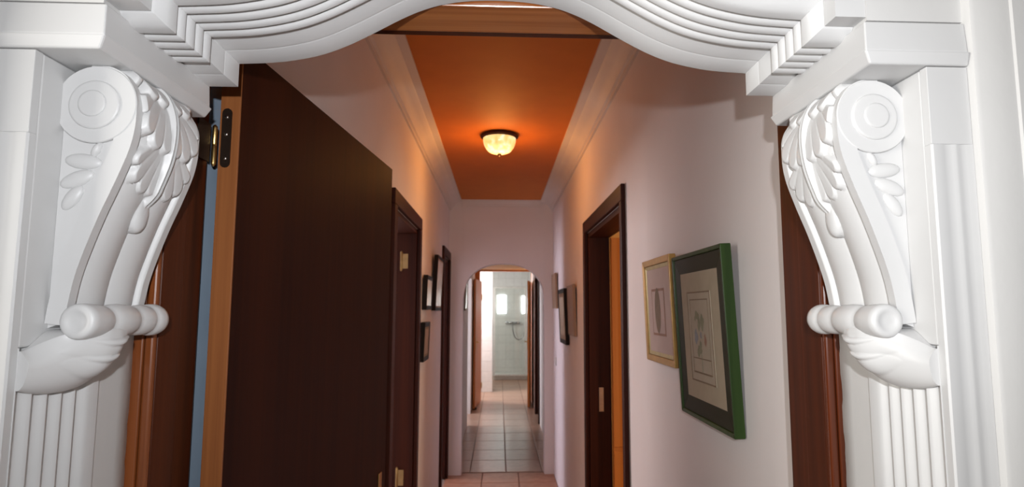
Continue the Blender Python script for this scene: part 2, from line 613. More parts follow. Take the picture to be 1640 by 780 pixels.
# ------------------------------------------------------------------ impost blocks (the bracket carries them)
for s in (-1, 1):
    nm = 'white plaster impost block resting on the scroll bracket %s' % ('next to the door hinge' if s < 0 else 'next to the corridor pictures')
    ib = empty('impost_block', (ux(s, 0.03), YF + 0.12, 1.887), nm, 'moulding')
    yb = YF + 0.247
    MB().hexa([(ux(s, -UO[s]), YF - 0.004, 1.9035), (ux(s, 0.0745), YF - 0.004, 1.9035), (ux(s, 0.0745), yb, 1.9035), (ux(s, -UO[s]), yb, 1.9035)],
              [(ux(s, -UO[s]), YF - 0.001, 1.9405), (ux(s, 0.0725), YF - 0.001, 1.9405), (ux(s, 0.0725), yb, 1.9405), (ux(s, -UO[s]), yb, 1.9405)]
              ).build('upper_fascia', 'cast', ib, bevel=0.0015)
    MB().hexa([(ux(s, -UO[s]), YF - 0.003, 1.8875), (ux(s, 0.070), YF - 0.003, 1.8875), (ux(s, 0.070), yb - 0.003, 1.8875), (ux(s, -UO[s]), yb - 0.003, 1.8875)],
              [(ux(s, -UO[s]), YF - 0.0075, 1.9030), (ux(s, 0.0775), YF - 0.0075, 1.9030), (ux(s, 0.0775), yb + 0.002, 1.9030), (ux(s, -UO[s]), yb + 0.002, 1.9030)]
              ).build('lower_fascia', 'cast', ib, bevel=0.002)

# ------------------------------------------------------------------ scroll brackets
BY0, BY1 = 0.047, 0.199
BW = BY1 - BY0
curve = catmull([(0.030, 1.8875, 0), (0.052, 1.8865, 0), (0.071, 1.875, 0), (0.0815, 1.854, 0), (0.085, 1.828, 0), (0.081, 1.793, 0), (0.0675, 1.752, 0),
                 (0.052, 1.712, 0), (0.0385, 1.672, 0), (0.029, 1.638, 0), (0.0235, 1.604, 0), (0.021, 1.582, 0)], 230)
NC = len(curve)
nrmls = []
arc = [0.0]
for i in range(NC):
    t = (curve[min(i + 1, NC - 1)] - curve[max(i - 1, 0)]).normalized()
    nrmls.append(Vector((-t.y, t.x, 0)))
    if i:
        arc.append(arc[-1] + (curve[i] - curve[i - 1]).length)
if nrmls[NC // 2].x < 0:
    nrmls = [-n for n in nrmls]
# compound leaflets of the acanthus: fans with scalloped outlines
# (base S, base |T|, first angle, last angle, radius, scallops, height)
FANS = [(-0.016, 0.003, 10, 78, 0.095, 4, 0.0128), (0.042, 0.003, 7, 72, 0.095, 4, 0.0108), (0.104, 0.002, 5, 66, 0.088, 4, 0.0088)]


def leaf_h(Sx, T):
    h = 0.0
    a = abs(T)
    for s0, t0, f0, f1, R0, nsc, ht in FANS:
        ds = Sx - s0
        dt = a - t0
        if ds < -0.01 or dt < -0.002:
            continue
        rho = math.hypot(ds, dt)
        # leaflets droop: the angle closes with distance
        ph = math.degrees(math.atan2(max(dt, 0), ds)) + 130 * rho
        f = (ph - f0) / (f1 + 8 - f0)
        if f < 0 or f > 1:
            continue
        env = 0.62 + 0.38 * math.sin(PI * min(1, 0.22 + 0.62 * f))
        cell = (f * nsc) % 1.0
        sc = math.sqrt(max(0.0, 1 - (2 * cell - 1) ** 2))
        R = R0 * env * (0.80 + 0.20 * sc)
        k = rho / R
        if k > 1:
            continue
        edge = sstep(1.0, 0.90, k)
        side = sstep(0.0, 0.05, f) * sstep(1.0, 0.93, f)
        vein = 0.0030 * (sc ** 0.7 - 0.75) * sstep(0.25, 0.75, k)
        hh = (ht * (0.42 + 0.58 * k ** 1.4) + vein) * (0.25 + 0.75 * edge) * side
        if hh * edge > 0:
            h = max(h, hh * (edge ** 0.25))
    # double midrib
    if Sx < 0.217:
        fade = sstep(0.217, 0.17, Sx)
        wr = 0.0030 - 0.006 * max(0, Sx) * 0.5
        h = max(h, fade * 0.0140 * math.exp(-((a - 0.0034) / max(0.0014, wr * 0.75)) ** 2), fade * 0.0105 * math.exp(-(a / 0.004) ** 4))
    # curled tip
    dx = (Sx - 0.208) / 0.024
    dy = T / (0.0150 - 0.003 * max(0, -dx))
    q = dx * dx + dy * dy
    if q < 1:
        h = max(h, 0.0155 * (1 - q) ** 0.38 * (0.62 + 0.38 * dx))
    return h


NT = 151


def front_h(Sx, T):
    """height of the bracket's front over the profile line, T across the width"""
    a = abs(T)
    hwid = BW / 2
    if a > hwid - 0.0165:
        base = 0.0
        if a < hwid - 0.0135:
            base = -0.0045 * sstep(hwid - 0.0135, hwid - 0.0165, a)
    else:
        r = a / (hwid - 0.0165)
        base = -0.0085 + 0.0100 * math.sin(PI * min(1, r * 0.98 + 0.02)) ** 0.7
    lf = leaf_h(Sx, T) if a < hwid - 0.0130 else 0.0
    if lf > 0.0005:
        return max(base, -0.004 + lf), True
    return base, False


def bracket(s, label):
    r = empty('scroll_bracket', (ux(s, 0.0), YF + 0.12, 1.508), label, 'bracket', 'carved scroll brackets')
    P = lambda u, y, z: (ux(s, u), YF + y, z)
    # body: side outline with recessed cheeks
    loop = [(-0.010, 1.8875)] + [(p.x - 0.013, p.y) for p in [curve[0]]]
    inner = [curve[i] - nrmls[i] * 0.010 for i in range(0, NC, 4)]
    loop = [(0.0004, 1.842)] + [(0.0385 - 0.0381 * math.cos(k * PI / 16), 1.842 + 0.0448 * math.sin(k * PI / 16)) for k in range(1, 7)] + [(p.x, min(p.y, 1.887)) for p in inner] + [(0.0004, 1.580)]
    MB().prism(loop, lambda p, q, h: P(p, h, q), BY0 + 0.005, BY1 - 0.005).build('body', 'cast', r)
    # carved front surface (leaf, channels and rims are one casting; the leaf gets its own mesh)
    fb = MB()
    H = [[front_h(arc[i], (j / (NT - 1) - 0.5) * BW)[0] for j in range(NT)] for i in range(NC)]
    base = [[min(0.002, H[i][j]) if abs(j / (NT - 1) - 0.5) * BW < BW / 2 - 0.0135 else H[i][j] for j in range(NT)] for i in range(NC)]

    def fpt(i, j, A=H):
        p = curve[i] + nrmls[i] * (A[i][j] if 0 <= j < NT else -0.012)
        jj = max(0, min(NT - 1, j))
        return P(p.x, BY0 + jj / (NT - 1) * BW, min(p.y, 1.8872))

    def chan(i, j):
        T = (j / (NT - 1) - 0.5) * BW
        a = abs(T)
        hwid = BW / 2
        if a > hwid - 0.0135:
            return 0.0
        if a > hwid - 0.0165:
            return -0.0045 * sstep(hwid - 0.0135, hwid - 0.0165, a)
        q = a / (hwid - 0.0165)
        return -0.0085 + 0.0100 * math.sin(PI * min(1, q * 0.98 + 0.02)) ** 0.7
    CH = [[chan(i, j) for j in range(NT)] for i in range(NC)]
    MB().grid(NC, NT, lambda i, j: fpt(i, j, CH), True, flip=(s > 0)).build('channelled_front', 'cast', r, sharp=50, fix=False)
    # acanthus leaf: only the cells that rise above the channels
    lb = MB()
    idx = {}

    def vid(i, j):
        if (i, j) not in idx:
            idx[(i, j)] = len(lb.v)
            lb.v.append(fpt(i, j))
        return idx[(i, j)]
    for i in range(NC - 1):
        for j in range(NT - 1):
            cs = [(i, j), (i, j + 1), (i + 1, j + 1), (i + 1, j)]
            if any(H[a][c] > CH[a][c] + 0.0002 for a, c in cs):
                f = tuple(vid(a, c) for a, c in cs)
                lb.f.append(f[::-1] if s > 0 else f)
                lb.sm.append(True)
    part_label(lb.build('acanthus_leaf', 'cast', r, fix=False), 'carved acanthus leaf with curled tip')
    # scroll ribbon on both cheeks, following the outline
    for y0, y1 in ((BY0, BY0 + 0.0055), (BY1 - 0.0055, BY1)):
        rb = MB()
        i0 = 0
        outer = [curve[i] for i in range(i0, NC, 2)]
        innr = [curve[i] - nrmls[i] * (0.021 + 0.003 * sstep(0.5, 0, i / NC)) for i in range(i0, NC, 2)]
        n = len(outer)
        for k in range(n):
            for (p, y) in ((outer[k], y0), (innr[k], y0), (innr[k], y1), (outer[k], y1)):
                rb.v.append(P(max(0.0005, p.x), y, min(1.887, p.y)))
        for k in range(n - 1):
            for q in range(4):
                q2 = (q + 1) % 4
                rb.f.append((k * 4 + q, k * 4 + q2, (k + 1) * 4 + q2, (k + 1) * 4 + q))
                rb.sm.append(True)
        rb.f += [(0, 1, 2, 3), tuple((n - 1) * 4 + q for q in range(4))]
        rb.sm += [False, False]
        rb.build('scroll_ribbon', 'cast', r, sharp=40)
        # volute: disc, spiral step and eye
        near = y0 == BY0
        yo = y0 if near else y1
        d = 1 if near else -1
        c = P(0.0385, yo - d * 0.0010, 1.8405)
        v = MB().lathe([(0.0455, 0.008 * d), (0.0465, 0.001 * d), (0.0455, -0.0002 * d), (0.030, 0.0)], c, 'Y', 48)
        vo = v.build('volute', 'cast', r, sharp=40)
        # stepped spiral: a raised inner disc, off centre, and the eye
        c2 = P(0.0375, yo - d * 0.0012, 1.8395)
        MB().lathe([(0.0292, 0.0005 * d), (0.0292, -0.0010 * d), (0.0282, -0.0022 * d), (0.0260, -0.0026 * d), (0.001, -0.0026 * d)], c2, 'Y', 44).build('spiral_step', 'cast', vo, sharp=50)
        c3 = P(0.0360, yo - d * 0.0038, 1.8405)
        MB().lathe([(0.0160, 0.0005 * d), (0.0160, -0.0005 * d), (0.0150, -0.0014 * d), (0.0130, -0.0017 * d), (0.001, -0.0017 * d)], c3, 'Y', 32).build('volute_eye', 'cast', vo, sharp=50)
        # small leaf in the spandrel below the volute
        lf = MB()
        for (cu, cz, au, lw, lh) in ((0.026, 1.773, -0.10, 0.0215, 0.0095), (0.0205, 1.752, 0.38, 0.0205, 0.0095), (0.0170, 1.730, 0.95, 0.0175, 0.0085), (0.040, 1.787, 1.1, 0.010, 0.005)):
            o = len(lf.v)
            nu, nv = 8, 16
            for a in range(nu + 1):
                ph = (PI / 2) * a / nu
                for e in range(nv):
                    th = 2 * PI * e / nv
                    x = lw * math.cos(ph) * math.cos(th)
                    z = lh * math.cos(ph) * math.sin(th)
                    ca, sa = math.cos(au), math.sin(au)
                    lf.v.append(P(cu + x * ca - z * sa, yo + d * 0.0055 - d * 0.0058 * math.sin(ph), cz + x * sa + z * ca))
            for a in range(nu):
                for e in range(nv):
                    e2 = (e + 1) % nv
                    lf.f.append((o + a * nv + e, o + a * nv + e2, o + (a + 1) * nv + e2, o + (a + 1) * nv + e))
                    lf.sm.append(True)
        lf.build('side_leaf', 'cast', r)
    # roll across the foot of the scroll
    c = P(0.0375, BY0 - 0.004, 1.5875)
    L = BW + 0.010
    prof = [(0.004, 0.0018), (0.0105, 0.0012), (0.0125, -0.0004), (0.0175, 0.0), (0.0200, 0.003), (0.0205, 0.010), (0.0200, 0.028), (0.0185, 0.040), (0.0165, 0.0445), (0.0160, 0.0465),
            (0.0180, 0.050), (0.0202, 0.060), (0.0208, 0.072), (0.0200, 0.086), (0.0180, 0.096), (0.0165, 0.0995), (0.0182, 0.104), (0.0198, 0.114), (0.0198, 0.124), (0.0186, 0.132),
            (0.0180, 0.134), (0.0200, 0.137), (0.0212, 0.144), (0.0212, 0.152), (0.0195, 0.159), (0.012, L), (0.004, L)]
    MB().lathe(prof, c, 'Y', 40).build('foot_roll', 'cast', r, sharp=60)
    # bowl shaped tail below the roll with three overlapping lobes
    ny, nz = 90, 60

    def tail(i, j):
        y = 0.0128 + 0.155 * i / (ny - 1)
        q = j / (nz - 1)
        near = 1 - sstep(0.012, 0.060, y)
        top = 1.5785 - 0.022 * near
        bot = 1.519 - 0.013 * math.sin(PI * min(1, y / 0.13)) + 0.032 * sstep(0.085, 0.168, y)
        z = top + (bot - top) * q
        full = 0.046 * (0.10 + 0.90 * sstep(-0.01, 0.085, y)) * (1 - 0.60 * sstep(0.095, 0.168, y))
        dome = math.sqrt(max(0, 1 - q ** 2.4))
        dome *= (1 - near) + near * math.sin(PI / 2 * min(1, q / 0.45)) ** 0.8
        h = full * dome
        for (ly, lq, wy, wq, hh) in ((0.098, 0.12, 0.052, 0.19, 0.009), (0.090, 0.37, 0.048, 0.20, 0.010), (0.080, 0.63, 0.036, 0.18, 0.008), (0.136, 0.24, 0.024, 0.30, 0.009)):
            e = ((y - ly - 0.03 * (q - lq)) / wy) ** 2 + ((q - lq + 0.10 * ((y - ly) / wy) ** 2) / wq) ** 2
            if e < 1:
                h += hh * (1 - e) ** 0.55 * (0.25 + 0.75 * sstep(-1, 0.3, (y - ly) / wy))
        return P(h + 0.0021, y, z)
    tb = MB().grid(ny, nz, tail, True, flip=(s < 0))

    def skirt(i, j, k):
        a = tail(i, j)
        return a if k == 0 else P(0.0004, a[1] - YF, a[2])
    tb.grid(ny, 2, lambda i, k: skirt(i, 0, k), True)
    tb.grid(ny, 2, lambda i, k: skirt(i, nz - 1, k), True)
    tb.grid(nz, 2, lambda j, k: skirt(0, j, k), False)
    tb.grid(nz, 2, lambda j, k: skirt(ny - 1, j, k), False)
    tb.build('tail', 'cast', r, sharp=70)
    return r


bracket(-1, 'white carved scroll bracket beside the open dark door and brass hinge')
bracket(1, 'white carved scroll bracket beside the corridor wall with green framed picture')

# hairline cracks in the plaster


def crack(pts, parent, wd=0.0007):
    n = len(pts)
    b = MB()
    P3 = [Vector(p) for p in pts]
    fine = []
    for i in range(n - 1):
        for k in range(5):
            q = P3[i].lerp(P3[i + 1], k / 5)
            fine.append(q + Vector((0, pnoise(q * 160) * 0.001, pnoise(q * 210) * 0.0013)))
    fine.append(P3[-1])
    b.tube(fine, [wd * (0.5 + 0.5 * math.sin(PI * min(1, (i + 1) / len(fine)))) for i in range(len(fine))], 5)
    o = b.build('crack', 'crack', parent)
    return o


pls = [o for o in bpy.data.objects if o.name.startswith('fluted_pilaster')]
crack([(ux(-1, 0.0), YF + 0.145, 1.533), (ux(-1, 0.002), YF + 0.156, 1.536), (ux(-1, -0.003), YF + 0.166, 1.541), (ux(-1, -0.003), YF + 0.19, 1.545)], pls[0], 0.0005)
crack([(ux(-1, -0.0025), YF + 0.195, 1.558), (ux(-1, -0.0025), YF + 0.218, 1.561)], pls[0], 0.0004)
crack([(CX - 0.585, YF + 0.002, 1.985), (CX - 0.55, YF + 0.002, 1.967), (CX - 0.52, YF + 0.002, 1.957), (CX - 0.48, YF + 0.002, 1.958), (CX - 0.438, YF + 0.002, 1.957)], wf, 0.0006)

# ------------------------------------------------------------------ wooden frame of the near doorway
JL, JR = -0.489, 0.486
ZH = 2.074
fr = empty('trim_1', (CX, 0.97, 0), 'red brown varnished wooden frame of the doorway behind the plaster arch', 'door frame', kind='structure')
for s, xj in ((-1, JL), (1, JR)):
    xo = xj + s * 0.060
    rv = CX + s * (HW + 0.012)
    B = lambda a, c, y0, y1, z0, z1: MB().box(min(a, c), max(a, c), y0, y1, z0, z1)
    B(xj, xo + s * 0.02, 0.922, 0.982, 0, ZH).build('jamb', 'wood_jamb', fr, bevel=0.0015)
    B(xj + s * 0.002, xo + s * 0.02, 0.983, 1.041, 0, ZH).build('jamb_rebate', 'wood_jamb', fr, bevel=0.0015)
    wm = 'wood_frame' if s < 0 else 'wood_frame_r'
    B(xj + s * 0.0135, rv, 0.9085, 0.9215, 0, ZH + 0.01).build('architrave', wm, fr, bevel=0.002)
    B(xj + s * 0.0005, xj + s * 0.0125, 0.9105, 0.9215, 0, ZH + 0.01).build('bead', wm, fr, bevel=0.003)
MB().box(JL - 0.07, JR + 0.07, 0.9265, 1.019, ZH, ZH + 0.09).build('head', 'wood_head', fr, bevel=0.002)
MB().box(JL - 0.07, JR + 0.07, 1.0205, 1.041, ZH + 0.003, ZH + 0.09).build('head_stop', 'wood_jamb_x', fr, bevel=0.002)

# open door leaf
HX, HY = -0.4785, 1.052
ang = math.atan2(-0.349 + 0.446, 2.035 - 1.052)
dv = Vector((math.sin(ang), math.cos(ang), 0))
nv = Vector((math.cos(ang), -math.sin(ang), 0))


def leafpt(a, t, z):
    p = Vector((HX, HY, 0)) + dv * a + nv * t
    return (p.x, p.y, z)


LW, LT = 0.955, 0.034
dr = empty('door_1', (HX, HY, 0.0), 'dark mahogany door standing open into the corridor', 'door', kind='structure')


def leafbox(a0, a1, t0, t1, z0, z1):
    return MB().hexa([leafpt(a0, t0, z0), leafpt(a1, t0, z0), leafpt(a1, t1, z0), leafpt(a0, t1, z0)],
                     [leafpt(a0, t0, z1), leafpt(a1, t0, z1), leafpt(a1, t1, z1), leafpt(a0, t1, z1)])


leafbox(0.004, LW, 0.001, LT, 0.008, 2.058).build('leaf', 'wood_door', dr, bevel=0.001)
part_label(leafbox(0.0, 0.0038, 0.0, LT + 0.0005, 0.008, 2.058).build('edge_band', 'wood_edge', dr, bevel=0.0006), 'orange brown bare hinge edge')


def hinge(zc, parent, name='hinge'):
    # plate let into the leaf edge, rounded ends
    lp = []
    for k in range(9):
        a = PI * k / 8
        lp.append((0.0085 * math.cos(a), 0.043 + 0.0085 * math.sin(a)))
    for k in range(9):
        a = PI + PI * k / 8
        lp.append((0.0085 * math.cos(a), -0.043 + 0.0085 * math.sin(a)))
    pb = MB().prism(lp, lambda p, q, h: leafpt(h, 0.013 + p, zc + q), -0.0022, 0.001)
    po = pb.build(name, 'dark_metal', parent)
    for dz in (-0.036, 0.006, 0.036):
        sc = MB()
        for (r0, h0) in ((0.0034, -0.0022), (0.0034, -0.0030), (0.0024, -0.0038), (0.0006, -0.0040)):
            for k in range(12):
                a = 2 * PI * k / 12
                sc.v.append(leafpt(h0, 0.013 + r0 * math.cos(a), zc + dz + r0 * math.sin(a)))
        for i in range(3):
            for k in range(12):
                k2 = (k + 1) % 12
                sc.f.append((i * 12 + k, i * 12 + k2, (i + 1) * 12 + k2, (i + 1) * 12 + k))
                sc.sm.append(True)
        sc.build('screw', 'screw', po)
    bx = leafpt(-0.004, -0.0055, 0)
    MB().lathe([(0.0015, -0.036), (0.004, -0.032), (0.0042, -0.030), (0.0042, 0.000), (0.0036, 0.001), (0.0042, 0.002), (0.0042, 0.030), (0.004, 0.033), (0.0015, 0.036)],
               (bx[0], bx[1], zc - 0.014), 'Z', 16).build('knuckle', 'brass', po, sharp=40)
    MB().hexa([(JL + 0.0005, 0.998, zc - 0.045), (JL + 0.0005, 1.038, zc - 0.045), (JL + 0.0025, 1.038, zc - 0.045), (JL + 0.0025, 0.998, zc - 0.045)],
              [(JL + 0.0005, 0.998, zc + 0.02), (JL + 0.0005, 1.038, zc + 0.02), (JL + 0.0025, 1.038, zc + 0.02), (JL + 0.0025, 0.998, zc + 0.02)]
              ).build('jamb_plate', 'dark_metal', po)


hinge(1.892, dr)
hinge(0.25, dr)
# handle with long plate, only its tip reaches the picture
hp = leafbox(LW - 0.075, LW - 0.045, LT, LT + 0.003, 0.93, 1.115).build('handle_plate', 'brass', dr, bevel=0.001)
MB().tube([leafpt(LW - 0.06, LT, 1.06), leafpt(LW - 0.06, LT + 0.045, 1.06), leafpt(LW - 0.075, LT + 0.05, 1.06), leafpt(LW - 0.17, LT + 0.05, 1.055)], 0.009, 12).build('lever', 'brass', hp)

# ------------------------------------------------------------------ corridor shell
WT = 0.12
DL1 = (2.95, 3.835, 2.10)
DL2 = (5.555, 6.165, 2.10)
DRR = (2.655, 3.79, 2.075)


def wall_with_doors(x0, x1, y0, y1, z1, doors):
    b = MB()
    y = y0
    for a, c, h in doors:
        b.box(x0, x1, y, a, 0, z1)
        b.box(x0, x1, a, c, h, z1)
        y = c
    b.box(x0, x1, y, y1, 0, z1)
    return b


wl = wall_with_doors(XL - WT, XL, 1.0415, YE + 0.15, ZC + 0.1, [DL1, DL2]).build('wall_left', 'wall', fix=False)
tag(wl, 'off white corridor wall with the three small black frames', 'wall', kind='structure')
wr = wall_with_doors(XR, XR + WT, 1.0415, YE + 0.15, ZC + 0.1, [DRR]).build('wall_right', 'wall', fix=False)
tag(wr, 'off white corridor wall with the green framed picture', 'wall', kind='structure')
MB().box(XL + 0.0003, XL + 0.004, 1.042, 1.16, 0.0, 2.05).build('bluish_light_strip', 'blue_lit_wall', wl)  # cool light on the wall behind the leaf, put in as a blue strip
# fill between the frame and the corridor walls
b = MB()
b.box(XL - WT, JL - 0.055, 0.923, 1.041, 0, ZC + 0.1)
b.box(JR + 0.055, XR + WT, 0.923, 1.041, 0, ZC + 0.1)
b.box(JL - 0.055, JR + 0.055, 0.942, 1.0405, ZH + 0.0905, ZC + 0.1)
tag(b.build('wall_near_return', 'wall', fix=False), 'wall behind the doorway frame above the open door', 'wall', kind='structure')
tag(MB().box(XL - WT, XR + WT, 0.93, YE + 0.15, ZC + 0.0, ZC + 0.12).build('ceiling', 'orange'), 'orange painted corridor ceiling with a dome lamp', 'ceiling', kind='structure')

# crown moulding (two sides, far end, near end)
CPX = [(0.0, -0.105), (0.012, -0.105), (0.014, -0.092), (0.024, -0.086), (0.034, -0.062), (0.056, -0.040), (0.078, -0.030), (0.084, -0.020), (0.100, -0.016), (0.121, -0.012), (0.121, 0.0), (0.0, 0.0)]
tn = 2
for s, xw in ((1, XL), (-1, XR)):
    o = MB().prism(CPX, lambda p, q, h, s=s, xw=xw: (xw + s * p * (1.0 if s > 0 else 1.08), h, ZC + q), 1.0415, YE, True).build('trim_%d' % tn, 'crown', sharp=35)
    tag(o, 'white crown moulding along the %s wall of the orange ceiling' % ('open door' if s > 0 else 'picture'), 'moulding', kind='structure')
    tn += 1
o = MB().prism([(p * 0.55, q * 0.62) for p, q in CPX], lambda p, q, h: (h, YE - p, ZC + q), XL + 0.12, XR - 0.13, True).build('trim_%d' % tn, 'crown', sharp=35)
tag(o, 'white crown moulding across the far end above the small archway', 'moulding', kind='structure')
tn += 1

# end wall with the low archway
AX0, AX1, AZS, AZT = -0.365, 0.452, 1.70, 2.075
b = MB()
acx = (AX0 + AX1) / 2
aw = (AX1 - AX0) / 2
ap = [(AX0, 0.0), (AX0, AZS)]
for k in range(1, 24):
    a = PI * (1 - k / 24)
    ca, sa = math.cos(a), math.sin(a)
    e = 0.86
    ap.append((acx + aw * math.copysign(abs(ca) ** e, ca), AZS + (AZT - AZS) * abs(sa) ** e))
ap += [(AX1, AZS), (AX1, 0.0)]
n = len(ap)
for y in (YE, YE + 0.15):
    b.add([(x, y, z) for x, z in ap] + [(x, y, ZC + 0.05) for x, z in ap], [(i, i + 1, n + i + 1, n + i) for i in range(n - 1)])
b.add([(x, YE, z) for x, z in ap] + [(x, YE + 0.15, z) for x, z in ap], [(i, i + 1, n + i + 1, n + i) for i in range(n - 1)])
b.box(XL - 0.05, AX0 - 0.0005, YE, YE + 0.15, 0, ZC + 0.05)
b.box(AX1 + 0.0005, XR + 0.08, YE, YE + 0.15, 0, ZC + 0.05)
tag(b.build('wall_end', 'wall', fix=False), 'end wall of the corridor pierced by a low rounded archway', 'wall', kind='structure')

# ------------------------------------------------------------------ floors, tile by tile
fb = MB().box(XL - 0.02, XR + 0.02, 0.2, YE + 0.1, -0.06, -0.006)
f1 = tag(fb.build('floor', 'grout', origin=(0, 0, 0)), 'reddish terracotta tiled floor of the corridor', 'floor', kind='structure')
f2 = tag(MB().box(-1.3, 1.3, YE + 0.1, 15.7, -0.06, -0.006).build('floor_passage', 'grout', origin=(0, 0, 0)), 'beige tiled floor running beyond the archway to the shower', 'floor', kind='structure')


def tile_mesh(name, sx, sy, sz, mat, bev=0.004):
    me = bpy.data.meshes.new(name)
    vs = []
    for (z, i) in ((-sz, 0.0), (0 - bev * 0.5, 0.0), (0.0, bev)):
        vs += [(-sx / 2 + i, -sy / 2 + i, z), (sx / 2 - i, -sy / 2 + i, z), (sx / 2 - i, sy / 2 - i, z), (-sx / 2 + i, sy / 2 - i, z)]
    fs = [(0, 3, 2, 1), (8, 9, 10, 11)]
    for l in (0, 4):
        for k in range(4):
            k2 = (k + 1) % 4
            fs.append((l + k, l + k2, l + 4 + k2, l + 4 + k))
    me.from_pydata(vs, [], fs)
    me.materials.append(M[mat])
    return me


def put(me, name, parent, loc, rot=None):
    o = bpy.data.objects.new(name, me)
    COL.objects.link(o)
    o.parent = parent
    r = ROOT[parent.name]
    o.location = (loc[0] - r[0], loc[1] - r[1], loc[2] - r[2])
    if rot:
        o.rotation_euler = rot
    return o


tm = tile_mesh('tile', 0.344, 0.344, 0.006, 'tile_near')
for i in range(17):
    for k in range(3):
        put(tm, 'tile', f1, (XL + 0.176 + k * 0.352, YE - 0.075 - 0.176 - i * 0.352 + 0.15, 0.0))
tm = tile_mesh('tile', 0.355, 0.485, 0.006, 'tile_far')
for i in range(19):
    for k in range(-2, 3):
        put(tm, 'tile', f2, (0.075 - 0.182 + k * 0.363, 6.38 + 0.247 + i * 0.494, 0.0))

# ------------------------------------------------------------------ passage beyond the archway
PXL, PXR = -0.445, 0.580
YB = 11.25
ZP = 2.335
o = wall_with_doors(PXL - WT, PXL, YE + 0.15, YB, ZP + 0.1, [(8.9, 9.9, 2.10)]).build('wall_passage_left', 'wall', fix=False)
tag(o, 'cream wall of the passage beyond the archway on the open door side', 'wall', kind='structure')
o = wall_with_doors(PXR, PXR + WT, YE + 0.15, YB, ZP + 0.1, [(9.0, 9.9, 2.10)]).build('wall_passage_right', 'wall', fix=False)
tag(o, 'wall of the passage beyond the archway on the picture side', 'wall', kind='structure')
o = MB().box(PXL - WT, PXR + WT, YE + 0.15, YB + 0.1, ZP, ZP + 0.1).build('ceiling_passage', 'ochre')
tag(o, 'ochre ceiling of the passage beyond the archway', 'ceiling', kind='structure')
t5 = empty('trim_5', (0.1, YB, 0), 'brown wooden frame of the bathroom doorway at the far end', 'door frame', kind='structure')
MB().box(PXL, PXR, YB, YB + 0.1, ZP - 0.028, ZP + 0.02).build('head', 'wood_far', t5)
MB().box(PXL - 0.02, -0.355, YB, YB + 0.1, 0, ZP - 0.0285).build('jamb', 'wood_far', t5)
MB().box(0.575, PXR + 0.05, YB, YB + 0.1, 0, ZP - 0.0285).build('jamb', 'wood_far', t5)


def swing_door(name, hx, hy, ang, wdt, h, mat, label, side, stopper=False):
    d = Vector((math.sin(ang), math.cos(ang), 0))
    nn = Vector((math.cos(ang), -math.sin(ang), 0))
    root = empty(name, (hx, hy, 0), label, 'door', kind='structure')

    def q(a, t, z):
        p = Vector((hx, hy, 0)) + d * a + nn * t
        return (p.x, p.y, z)

    def bxs(a0, a1, t0, t1, z0, z1):
        return MB().hexa([q(a0, t0, z0), q(a1, t0, z0), q(a1, t1, z0), q(a0, t1, z0)], [q(a0, t0, z1), q(a1, t0, z1), q(a1, t1, z1), q(a0, t1, z1)])
    bxs(0, wdt, -0.018, 0.018, 0.012, h).build('leaf', mat, root, bevel=0.002)
    for zz_ in (0.28, h - 0.28):
        bxs(-0.012, 0.012, side * 0.018, side * 0.030, zz_ - 0.05, zz_ + 0.05).build('hinge', 'brass', root, bevel=0.002)
    pl_ = bxs(wdt - 0.085, wdt - 0.05, side * 0.018, side * 0.024, 0.95, 1.15).build('handle_plate', 'brass', root)
    MB().tube([q(wdt - 0.067, side * 0.02, 1.08), q(wdt - 0.067, side * 0.06, 1.08), q(wdt - 0.16, side * 0.06, 1.08)], 0.009, 8).build('lever', 'brass', pl_)
    if stopper:
        bxs(wdt - 0.06, wdt - 0.01, side * 0.01 - 0.03, side * 0.01 + 0.05, 0.0, 0.035).build('door_stop', 'rubber', root, bevel=0.005)
    return root


swing_door('door_2', -0.335, 11.22, PI + 0.075, 0.95, 2.12, 'wood_far', 'lit brown door open against the passage wall before the bathroom, beside the small passage picture', -1, True)
swing_door('door_3', 0.552, 11.22, PI + 0.08, 0.80, 2.10, 'wood_far', 'lit brown door open in front of the shower on the light switch side', 1)

# trims round the passage door at the right
t6 = empty('trim_6', (PXR, 9.45, 0), 'dark door frame in the passage next to the lit brown door', 'door frame', kind='structure')
MB().box(PXR - 0.02, PXR + 0.12, 9.80, 9.90, 0, 2.1).build('jamb', 'wood_trim', t6)
MB().box(PXR - 0.02, PXR + 0.12, 8.95, 9.02, 0, 2.1).build('jamb', 'wood_trim', t6)
MB().box(PXR - 0.02, PXR + 0.12, 8.95, 9.90, 2.1, 2.17).build('head', 'wood_trim_y', t6)
MB().box(PXR + 0.075, PXR + 0.115, 9.02, 9.80, 0.01, 2.1).build('leaf', 'wood_trim', t6)

# ------------------------------------------------------------------ bathroom with shower
bw = MB()
bw.box(-1.30, -1.22, YB + 0.1, 15.7, 0, 2.7)
bw.box(0.72, 0.80, YB + 0.1, 15.7, 0, 2.7)
bw.box(-1.30, PXL - WT + 0.1, YB, YB + 0.1, 0, 2.7)
bw.box(PXR + 0.0, 0.80, YB, YB + 0.1, 0, 2.7)
bw.box(-1.30, 0.80, YB, YB + 0.1, ZP + 0.021, 2.7)
tag(bw.build('wall_bath', 'plaster', fix=False), 'white side walls of the bathroom at the far end', 'wall', kind='structure')
tag(MB().box(-1.30, 0.80, YB, 15.7, 2.7, 2.78).build('ceiling_bath', 'plaster'), 'white ceiling of the bathroom', 'ceiling', kind='structure')
wbp = tag(MB().box(-1.22, -0.135, 12.47, 12.57, 0, 2.7).build('wall_partition', 'grout_w'), 'white tiled partition beside the shower', 'wall', kind='structure')
wbb = tag(MB().box(-1.22, 0.72, 15.52, 15.62, 0, 2.7).build('wall_shower', 'grout_w'), 'white tiled back wall of the shower with two small windows', 'wall', kind='structure')
tm = tile_mesh('tile', 0.196, 0.196, 0.008, 'tile_white', 0.003)
